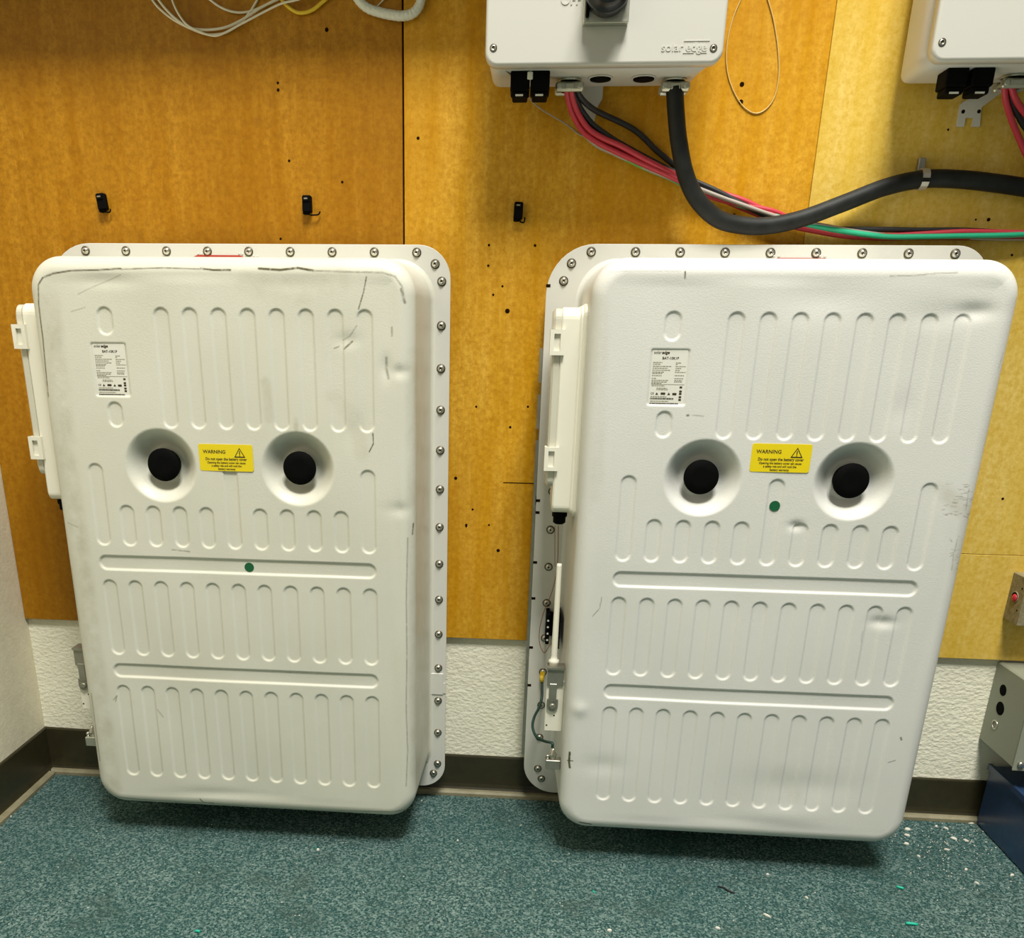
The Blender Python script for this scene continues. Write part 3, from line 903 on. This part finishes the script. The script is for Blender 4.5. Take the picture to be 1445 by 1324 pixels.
gland(iv1, .0843, -.0430); gland(iv1, .2655, -.0380); knockout(iv1, .1365, -.0545); knockout(iv1, .2105, -.0520)
for u0 in (-.0175, .0165):
    cn = MB().bbox(u0, u0 + .0325, -.1000, -.052, ZB - .0290, ZB + .001, .002)
    cn.bbox(u0 + .003, u0 + .0295, -.0980, -.056, ZB - .0370, ZB - .0285, .002)
    cn.box(u0 + .009, u0 + .022, -.0986, -.0975, ZB - .0362, ZB - .0335, 1)
    cn.build('cable_connector', [BLACKG, PAPER], iv1)
MB().bbox(.0108, .0200, -.1012, -.0950, ZB - .0125, ZB - .001, .001).build('connector_tab', WPLAS, iv1)
w1 = MB().prism([(.1475, ZB + .01), (.1475, ZB - .012), (.1390, ZB - .026), (.1360, ZB - .047), (.1060, ZB - .047), (.1050, ZB - .038), (.1120, ZB - .020), (.1120, ZB + .01)], .0375, .028)
w1.box(.10, .26, .002, .0375, ZB + .015, ZB + .055)
w1.build('mounting_bracket', FLANGE, iv1)

iv2, cov2 = inverter('white inverter cut off by the right edge of the photo', .6520, 1.0385, .6580, 1.0200, False)
gland(iv2, .8270, -.0400); knockout(iv2, .90, -.05); knockout(iv2, .96, -.05); gland(iv2, 1.0, -.045)
for u0 in (.6975, .7385):
    cn = MB().bbox(u0, u0 + .0345, -.0920, -.052, ZB - .0260, ZB + .001, .002)
    cn.bbox(u0 + .003, u0 + .0310, -.0900, -.056, ZB - .0370, ZB - .0255, .002)
    cn.box(u0 + .009, u0 + .024, -.0906, -.0895, ZB - .0362, ZB - .0335, 1)
    cn.build('cable_connector', [BLACKG, PAPER], iv2)
zf = 1.3767 + F
w2 = MB()
w2.prism([(.7800, zf), (.7930, zf), (.7930, zf + .014), (.8060, zf + .014), (.8060, zf), (.8200, zf), (.8165, zf + .030), (.8420, zf + .050), (.90, zf + .075), (.90, zf + .10), (.8480, zf + .076), (.8230, zf + .062), (.7830, zf + .038), (.7790, zf + .034)], .0375, .0345)
w2.box(.84, .96, .002, .0375, ZB + .02, ZB + .055)
w2 = w2.build('mounting_bracket', FLANGE, iv2)
for (u, z) in ((.7865, zf + .0235), (.8135, zf + .0235)):
    MB().lathe([(.0032, 0), (.0032, .0004)], n=12).build('bracket_hole', NAIL, w2, (u, .0345, z))

# ------------------------------------------------------------------ wiring
big = [(952, 124, -.045), (954, 160, -.045), (958, 200, -.043), (967, 245, -.038), (983, 280, -.030), (1010, 307, -.020), (1040, 317, -.014), (1080, 319, -.010), (1130, 309, -.006), (1190, 287, 0.), (1250, 264, .010), (1302, 253, .0185), (1350, 253, .018), (1400, 258, .016), (1460, 267, .014), (1540, 282, .012), (1640, 300, .012)]
wire('power_cable', big, 0, .0150, CABLE, 'thick black cable looping from the inverter gland to the right edge', 'cable', per=10, n=16)
# pipe strap holding it
c = P(1302, 253, .0185)
st = MB()
prev = None; V = []
for k in range(15):
    t = -PI / 2 + 2 * PI * k / 14 * .94
    for dx in (-.0062, .0062):
        for rr_ in (.0152, .0180): V.append((c[0] + dx, c[1] + rr_ * math.sin(t) * 1.0, c[2] + rr_ * math.cos(t)))
fs = []
for k in range(14):
    a = 4 * k; b_ = a + 4
    fs += [[a, a + 1, b_ + 1, b_], [a + 2, b_ + 2, b_ + 3, a + 3], [a + 1, a + 3, b_ + 3, b_ + 1], [a, b_, b_ + 2, a + 2]]
st.add(V, fs)
stt = thing('pipe_strap', 'small metal strap holding the thick black cable on the plywood', 'strap')
st.build('strap_loop', mat('strap_steel', (.55, .53, .45), .5, .8), stt)
MB().bbox(c[0] - .0085, c[0] + .0035, .026, YP - .0002, c[2] + .015, c[2] + .036, .001).build('strap_tab', GALV, stt)

BC = [(804, 122), (807, 140), (814, 160), (828, 182), (848, 197), (872, 209), (905, 226), (940, 243), (975, 259), (1010, 274), (1050, 290), (1090, 305), (1120, 314), (1160, 321), (1200, 326), (1250, 330), (1300, 331), (1360, 331), (1420, 331), (1470, 331), (1560, 332)]


def bundle(offs, m, label, r=.0048, grp=None, name='wire'):
    """offs: one (dx, dy pixels, dY metres) per control point of the bundle, interpolated"""
    k = len(BC); ks = sorted(offs); px = []
    for i, (x, y) in enumerate(BC):
        o = [float(np.interp(i, ks, [offs[q][j] for q in ks])) for j in range(3)]
        depth = np.interp(i, [0, 3, 7, 20], [-.045, -.005, .018, .022])
        px.append((x + o[0], y + o[1], depth + o[2]))
    wire(name, px, 0, r, m, label, 'wire', grp, per=6, n=8)


bundle({0: (-5, 0, -.004), 3: (-6, 3, 0), 5: (-3, 5, 0), 7: (0, 3, -.006), 9: (0, 6, 0), 11: (0, -7, -.002), 14: (0, 3, .004), 20: (0, 0, -.004)}, RED, 'red wire lowest where the loose bundle leaves the inverter')
bundle({0: (1, 0, -.006), 3: (2, -1, -.006), 5: (4, -3, -.006), 7: (0, -3, -.006), 9: (0, -4, .004), 10: (0, -7, 0), 12: (0, 2, -.004), 14: (0, 6, .002), 17: (0, -4, -.004), 20: (0, -1, -.004)}, RED, 'red wire on the upper side of the bundle crossing the thick cable')
bundle({0: (-2, -3, .006), 3: (-2, 2, .008), 7: (0, 0, .008), 8: (0, 2, .008), 10: (0, 5, .006), 12: (0, 6, .002), 14: (0, 8, .002), 16: (0, 4, .004), 20: (0, 5, .004)}, REDD, 'darker red wire deep inside the bundle')
bundle({0: (4, 0, .004), 3: (8, -7, 0), 4: (9, -6, 0), 5: (6, -5, .006), 7: (0, -6, .006), 9: (0, -5, -.004), 11: (0, 4, -.004), 13: (0, 1, 0), 15: (0, -6, .006), 17: (0, -6, .008), 20: (0, 5, 0)}, BLACK, 'black wire hugging the red wires below the left inverter')
bundle({0: (0, -4, .008), 4: (-4, 6, .010), 6: (0, 6, .008), 9: (0, 5, .006), 11: (0, -2, -.002), 13: (0, 0, -.006), 15: (0, 4, -.006), 18: (0, 1, -.008), 20: (0, -3, .0)}, GREEN, 'green wire winding through the bundle beside the red wires')
bundle({0: (-1, -4, .008), 4: (-6, 8, .010), 5: (-5, 8, .010), 6: (0, 9, .010), 8: (0, 3, -.004), 10: (0, 0, -.008), 12: (0, -2, -.006), 13: (0, -3, -.006), 15: (0, 2, .002), 18: (0, 6, .004), 20: (0, 5, .004)}, GREY, 'pale grey wire running on top of the bundle', r=.0038)
bundle({0: (0, -4, .008), 4: (-6, 9, .012), 6: (0, 10, .010), 8: (0, 5, .010), 12: (0, 5, .006), 15: (0, 6, .004), 18: (0, -1, .006), 20: (0, -6, .002)}, GREENY, 'yellow green wire under the bundle, showing below the red wires', r=.0032)
wire('wire', [(812, 122, -.045), (820, 138, -.030), (833, 151, -.010), (850, 161, .010), (872, 171, .020), (893, 182, .024), (908, 194, .026), (925, 211, .028), (945, 228, .029), (960, 241, .030), (985, 260, .030), (1010, 277, .030), (1035, 287, .030), (1060, 297, .030), (1090, 311, .030), (1150, 325, .030), (1220, 334, .030), (1320, 335, .030), (1440, 336, .030), (1560, 337, .030)], 0, .0050, BLACK, 'black wire sagging apart from the bundle above the red wires')
# wires under the right inverter
for k, (px, m, lb) in enumerate([([(1418, 120, -.04), (1419, 140, -.03), (1426, 165, -.01), (1438, 195, .01), (1452, 225, .02), (1480, 262, .024), (1530, 300, .024)], RED, 'red wire hanging left under the right inverter'),
                                 ([(1427, 120, -.045), (1432, 137, -.035), (1443, 155, -.02), (1460, 172, -.01), (1500, 205, .01), (1550, 245, .02)], RED, 'red wire curving right under the right inverter'),
                                 ([(1422, 120, -.035), (1427, 140, -.025), (1437, 163, -.005), (1452, 186, .01), (1490, 228, .02), (1540, 265, .024)], BLACK, 'black wire between the two red wires of the right inverter')]):
    wire('wire', px, 0, .0052, m, lb)
# loose low-voltage wires
top = 'loose wires hanging at the top left'
wire('wire', [(190, -40), (203, -18), (215, 0), (226, 13), (245, 28), (268, 40), (290, 48), (305, 48.5), (318, 46), (335, 36), (349, 22), (356, 12), (363, 0), (372, -18), (380, -40)], .034, .0021, WHITEW, 'white wire with the lowest loop, rising steeply on its right side', 'wire')
wire('wire', [(205, -40), (214, -18), (224, 0), (238, 17), (255, 32), (270, 40), (295, 42), (320, 38), (345, 26), (368, 11), (390, 0), (420, -14), (450, -30)], .0295, .0023, WHITEW, 'white wire lying over the other loops, second lowest', 'wire')
wire('wire', [(235, -40), (239, -18), (243, 0), (251, 18), (263, 34), (280, 44), (298, 50), (312, 48.5), (340, 34), (372, 17), (397, 5), (418, 0), (450, -10), (480, -26)], .0255, .0019, WHITEW, 'white wire starting innermost left and running far right', 'wire')
wire('wire', [(275, -20), (297, 0), (312, 10.5), (328, 16.5), (344, 17.5), (362, 13), (388, 0), (420, -18), (450, -38)], .034, .0021, WHITEW, 'white wire with a short shallow loop above the long loops', 'wire')
wire('wire', [(385, -22), (398, 0), (407, 10), (418, 17), (428, 18), (441, 14), (455, 3), (475, -16), (490, -35)], .033, .0032, YELW, 'yellow wire hanging between the white loops', 'wire')
wire('wire', [(560, -20), (541, 0), (533, 8), (525, 14)], .034, .0012, WHITEW, 'thin pale wire end beside the ribbed white cable', 'wire')
pts = spline([P(x, y, .027) for x, y in [(494, -82), (495, -40), (498, -16), (506, 0), (518, 11), (534, 17), (552, 21), (568, 22.5), (582, 19), (591, 9), (595, -6), (597, -30), (598, -82)]], 10)
rb = [.0078 + .0004 * (1 if (i // 2) % 2 else 0) for i in range(len(pts))]
tag(MB().tube(pts, rb, 12).build('cable', CLEARW), 'thick white ribbed cable hanging over the plywood seam', 'cable')
wire('wire', [(1062, -45), (1053, -22), (1045, 0), (1035, 24), (1027, 55), (1025, 85), (1029, 112), (1040, 138), (1053, 154), (1068, 160), (1083, 152), (1094, 134), (1099, 105), (1098, 70), (1092, 30), (1084, 0), (1078, -22), (1072, -45)], .0365, .0011, TANW, 'thin tan wire hanging in a teardrop loop right of the switch inverter', 'wire')
wire('wire', [(713, 99, -.10), (722, 107, -.08), (735, 123, -.05), (750, 142, -.02), (765, 155, 0), (785, 167, .02), (800, 176, .03), (818, 190, .036), (840, 197, .036)], 0, .0012, GREY, 'thin grey wire trailing from under the inverter connectors', 'wire')
bpy.context.view_layer.update()


# ------------------------------------------------------------------ black cable clips on the plywood
def wall_clip(x, y, label, tilt, tail):
    c = P(x, y, YP)
    t = thing('cable_clip', label, 'clip', tuple(c), (0, tilt, 0), 'black clips on the plywood')
    b = MB().bbox(-.0085, .0085, -.016, 0, -.014, .0155, .002); b.bbox(-.0065, .0065, -.018, -.015, .004, .0125, .001)
    b.bbox(-.0085, .0025, -.013, 0, -.0175, -.012, .001)
    b.build('clip_body', BLACKG, t)
    MB().tube(spline([(.002, -.010, -.014), (.006, -.011, -.0185), (.012, -.009, -.0185)] + tail, 4), .0014, 8).build('clip_tail', BLACKG, t)
    MB().bbox(-.004, .003, -.0187, -.0178, .008, .0105, .0002).build('clip_slot', GALV, t)


wall_clip(147, 286.5, 'black clip on the plywood, leftmost of three, above the left battery', R(-6), [(.013, -.006, -.013)])
wall_clip(435, 289.5, 'black clip with a sticking-out tail, between two others above the left battery', 0, [(.021, -.008, -.0175), (.0245, -.006, -.012)])
wall_clip(731.5, 299, 'black clip on the plywood between the two batteries, rightmost of three', R(2), [(.0135, -.006, -.010)])

# ------------------------------------------------------------------ right-hand boxes
kbx = thing('junction_box', 'small dirty grey electrical box with a red plug in its side, on the plywood', 'junction box', (1.0625, YP, .495))
MB().bbox(0, .11, -.055, -.0002, 0, .101, .0012).build('box_body', KBOX, kbx)
MB().lathe([(.0125, -.001), (.0125, .0012), (.0105, .0015), (.0100, .0005)], (0, 0, 0), (-1, 0, 0), 20, mis=[0, 0, 1, 1]).build('side_hole', [KBOX, HOLE], kbx, (0, -.0255, .0535))
MB().lathe([(.0085, 0), (.0085, .0015), (.006, .0035), (.002, .0045)], (0, 0, 0), (-1, 0, 0), 16).build('red_plug', REDC, kbx, (-.0005, -.0265, .052))
for z in (.077, .030): MB().lathe([(.002, 0), (.002, .0004)], (0, 0, 0), (-1, 0, 0), 10).build('pin_hole', HOLE, kbx, (0, -.043, z))

eb = thing('enclosure', 'large grey steel enclosure with round knockouts in its side, on the right wall end', 'electrical enclosure', (1.0803, YW, .205))
MB().bbox(0, .30, -.142, -.0002, 0, .1885, .003).build('enclosure_body', EBOX, eb)
MB().bbox(-.0015, .302, -.1455, -.1415, -.004, .1915, .0015).build('front_lid', EBOX, eb)
for (yy, zz, r) in ((-.0450, .1373, .0125), (-.0506, .0970, .0150)):
    MB().lathe([(r, -.001), (r, .0004)], (0, 0, 0), (-1, 0, 0), 22).build('knockout_hole', HOLE, eb, (0, yy, zz))
MB().lathe([(.0105, 0), (.0105, .0012), (.0080, .0014), (.0080, .0003)], (0, 0, 0), (-1, 0, 0), 22, cap=False).build('knockout_ring', STEEL, eb, (0, -.0464, .0567))
MB().lathe([(.007, 0), (.007, .003), (.0045, .0055), (.001, .006)], (.012, -.1455, .012), (0, -1, 0), 14).build('lid_screw', STEEL, eb)

nb = thing('bin', 'dark navy glossy metal bin on the carpet under the grey enclosure', 'bin', (1.1070, .030, 0))
b = MB()
b.bbox(0, .34, -.46, 0, .0, .150, .004); 
nbody = b.build('bin_body', NAVY, nb)
b = MB().box(-.004, .344, -.464, -.455, .140, .154); b.box(-.004, .004, -.464, .0, .140, .154); b.box(.336, .344, -.464, 0, .140, .154)
b.build('bin_rim', NAVY, nb)

# ------------------------------------------------------------------ litter on the carpet
def chip(x, y, sx, sy, rot, m, label, name='plaster_chip', grp='white plaster crumbs on the carpet', cat='crumb', h=.003):
    c = PZ(x, y, 0.0)
    rr = random.Random(int(x * 13 + y)); n = 7; o = []
    for k in range(n):
        t = 2 * PI * k / n; r = rr.uniform(.75, 1.1)
        o.append((r * sx * math.cos(t), r * sy * math.sin(t)))
    mb = MB(); V = [(a, b_, 0) for a, b_ in o] + [(a * .75, b_ * .75, h) for a, b_ in o]
    mb.add(V, [[n + k for k in range(n)], list(range(n))[::-1]] + [[k, (k + 1) % n, n + (k + 1) % n, n + k] for k in range(n)])
    ob = mb.build(name, m, None, (c[0], c[1], .0005)); ob.rotation_euler = (0, 0, rot)
    return tag(ob, label, cat, grp)


for (x, y, a, b_, r, lb) in [(1296, 1154, .0085, .005, -.5, 'largest white plaster crumb against the baseboard right of the right battery'),
                             (1280.5, 1171, .0075, .005, -.2, 'white plaster crumb beside the right battery corner, nearest its edge'),
                             (1280, 1179.5, .0075, .0032, -.4, 'narrow white crumb just below another beside the right battery'),
                             (1279, 1191.5, .0062, .004, -.3, 'white crumb lowest of three beside the right battery corner'),
                             (1371, 1161, .012, .007, .2, 'broad pale plaster crumb against the navy bin'),
                             (1356, 1158, .006, .004, .3, 'pale crumb on the baseboard edge left of the navy bin'),
                             (1346, 1184, .008, .0035, -.7, 'long pale flake on the carpet between battery and bin'),
                             (1335, 1170, .007, .0022, -.9, 'slim splinter of plaster below the right baseboard'),
                             (1321, 1167, .004, .003, 0, 'small crumb in the middle below the right baseboard'),
                             (1336, 1200, .006, .0018, -.3, 'thin pale sliver on open carpet left of the navy bin'),
                             (1363, 1187, .006, .0018, -.8, 'thin sliver close to the navy bin edge'),
                             (1428, 1236, .005, .003, .4, 'crumb by the front foot of the navy bin'),
                             (1296, 1209, .004, .0022, -.9, 'tiny crumb below the three crumbs beside the right battery'),
                             (1378, 1247, .005, .002, -.9, 'pale sliver far out on the carpet right of the battery'),
                             (1363, 1228, .004, .003, 0, 'small crumb on open carpet right of the battery shadow'),
                             (12, 1153, .008, .0035, .35, 'white crumb at the foot of the left wall'),
                             (449, 1200, .0035, .003, 0, 'white crumb in front of the left battery shadow'),
                             (595, 1131, .0025, .002, 0, 'tiny white speck at the right foot of the left battery'),
                             (646, 1187, .0025, .002, 0, 'tiny white speck between the two batteries'),
                             (1083, 1235, .0035, .002, 0, 'white speck at the edge of the right battery shadow'),
                             (1082, 1293, .010, .0018, -.75, 'long pale splinter in front of the right battery'),
                             (1013, 1311, .006, .0025, -.3, 'tan flake at the bottom edge, right of centre'),
                             (860, 1314, .005, .003, 0, 'tan flake at the bottom edge near the centre'),
                             (1138, 1268, .005, .0014, -1.0, 'thin tan splinter in front of the right battery')]:
    chip(x, y, a, b_, r, PLAST, lb)
for (x, y, a, b_, r, lb) in [(1270, 1254.5, .0065, .0028, -.45, 'green wire offcut nearest the right battery'), (1286, 1306, .0105, .0032, -.1, 'longest green wire offcut at the bottom edge'),
                             (838, 1260, .0035, .002, -1.2, 'tiny green offcut left of the right battery shadow'), (279, 1316, .005, .0026, -.1, 'green offcut at the bottom edge of the photo on the left'), (446, 1197, .0035, .0012, -1.2, 'green thread beside a white crumb, left battery')]:
    c = PZ(x, y, 0)
    ob = MB().tube([(-a, 0, b_), (-a * .3, a * .05, b_ * 1.05), (a * .4, a * .08, b_), (a, 0, b_)], b_ * .9, 8).build('wire_offcut', GCHIP, None, (c[0], c[1], 0)); ob.rotation_euler = (0, 0, r)
    tag(ob, lb, 'offcut', 'green wire offcuts on the carpet')
c = PZ(1024, 1256, 0)
tag(MB().tube(spline([(-.014, .008, .002), (-.004, .003, .003), (.004, -.006, .0025), (.015, -.012, .002)], 4), .0016, 7).build('wire_offcut', BLACK, None, (c[0], c[1], .0003)), 'dark wire offcut in front of the right battery', 'offcut')
# scattered dust too fine to count
V = []; fs = []
for i in range(420):
    if i < 260: x, y = rng.normal(1340, 45), rng.normal(1190, 32)
    else: x, y = rng.uniform(0, 1445), rng.uniform(1150, 1324)
    if y < 1158 or x > 1375 + (y - 1150) * .75 or x < 0: continue
    q = PZ(x, y, 0)
    if q[1] > .02: continue
    r = rng.uniform(.0008, .0022); t = rng.uniform(0, 6.28); o = len(V)
    for k in range(3): V.append((q[0] + r * math.cos(t + k * 2.09), q[1] + r * math.sin(t + k * 2.09) * .8, .0008))
    V.append((q[0], q[1], .0026)); fs += [[o, o + 1, o + 3], [o + 1, o + 2, o + 3], [o + 2, o, o + 3]]
d = MB().add(V, fs).build('plaster_dust', PLAST); d['kind'] = 'stuff'
tag(d, 'fine white plaster dust scattered on the dark teal carpet', 'dust')
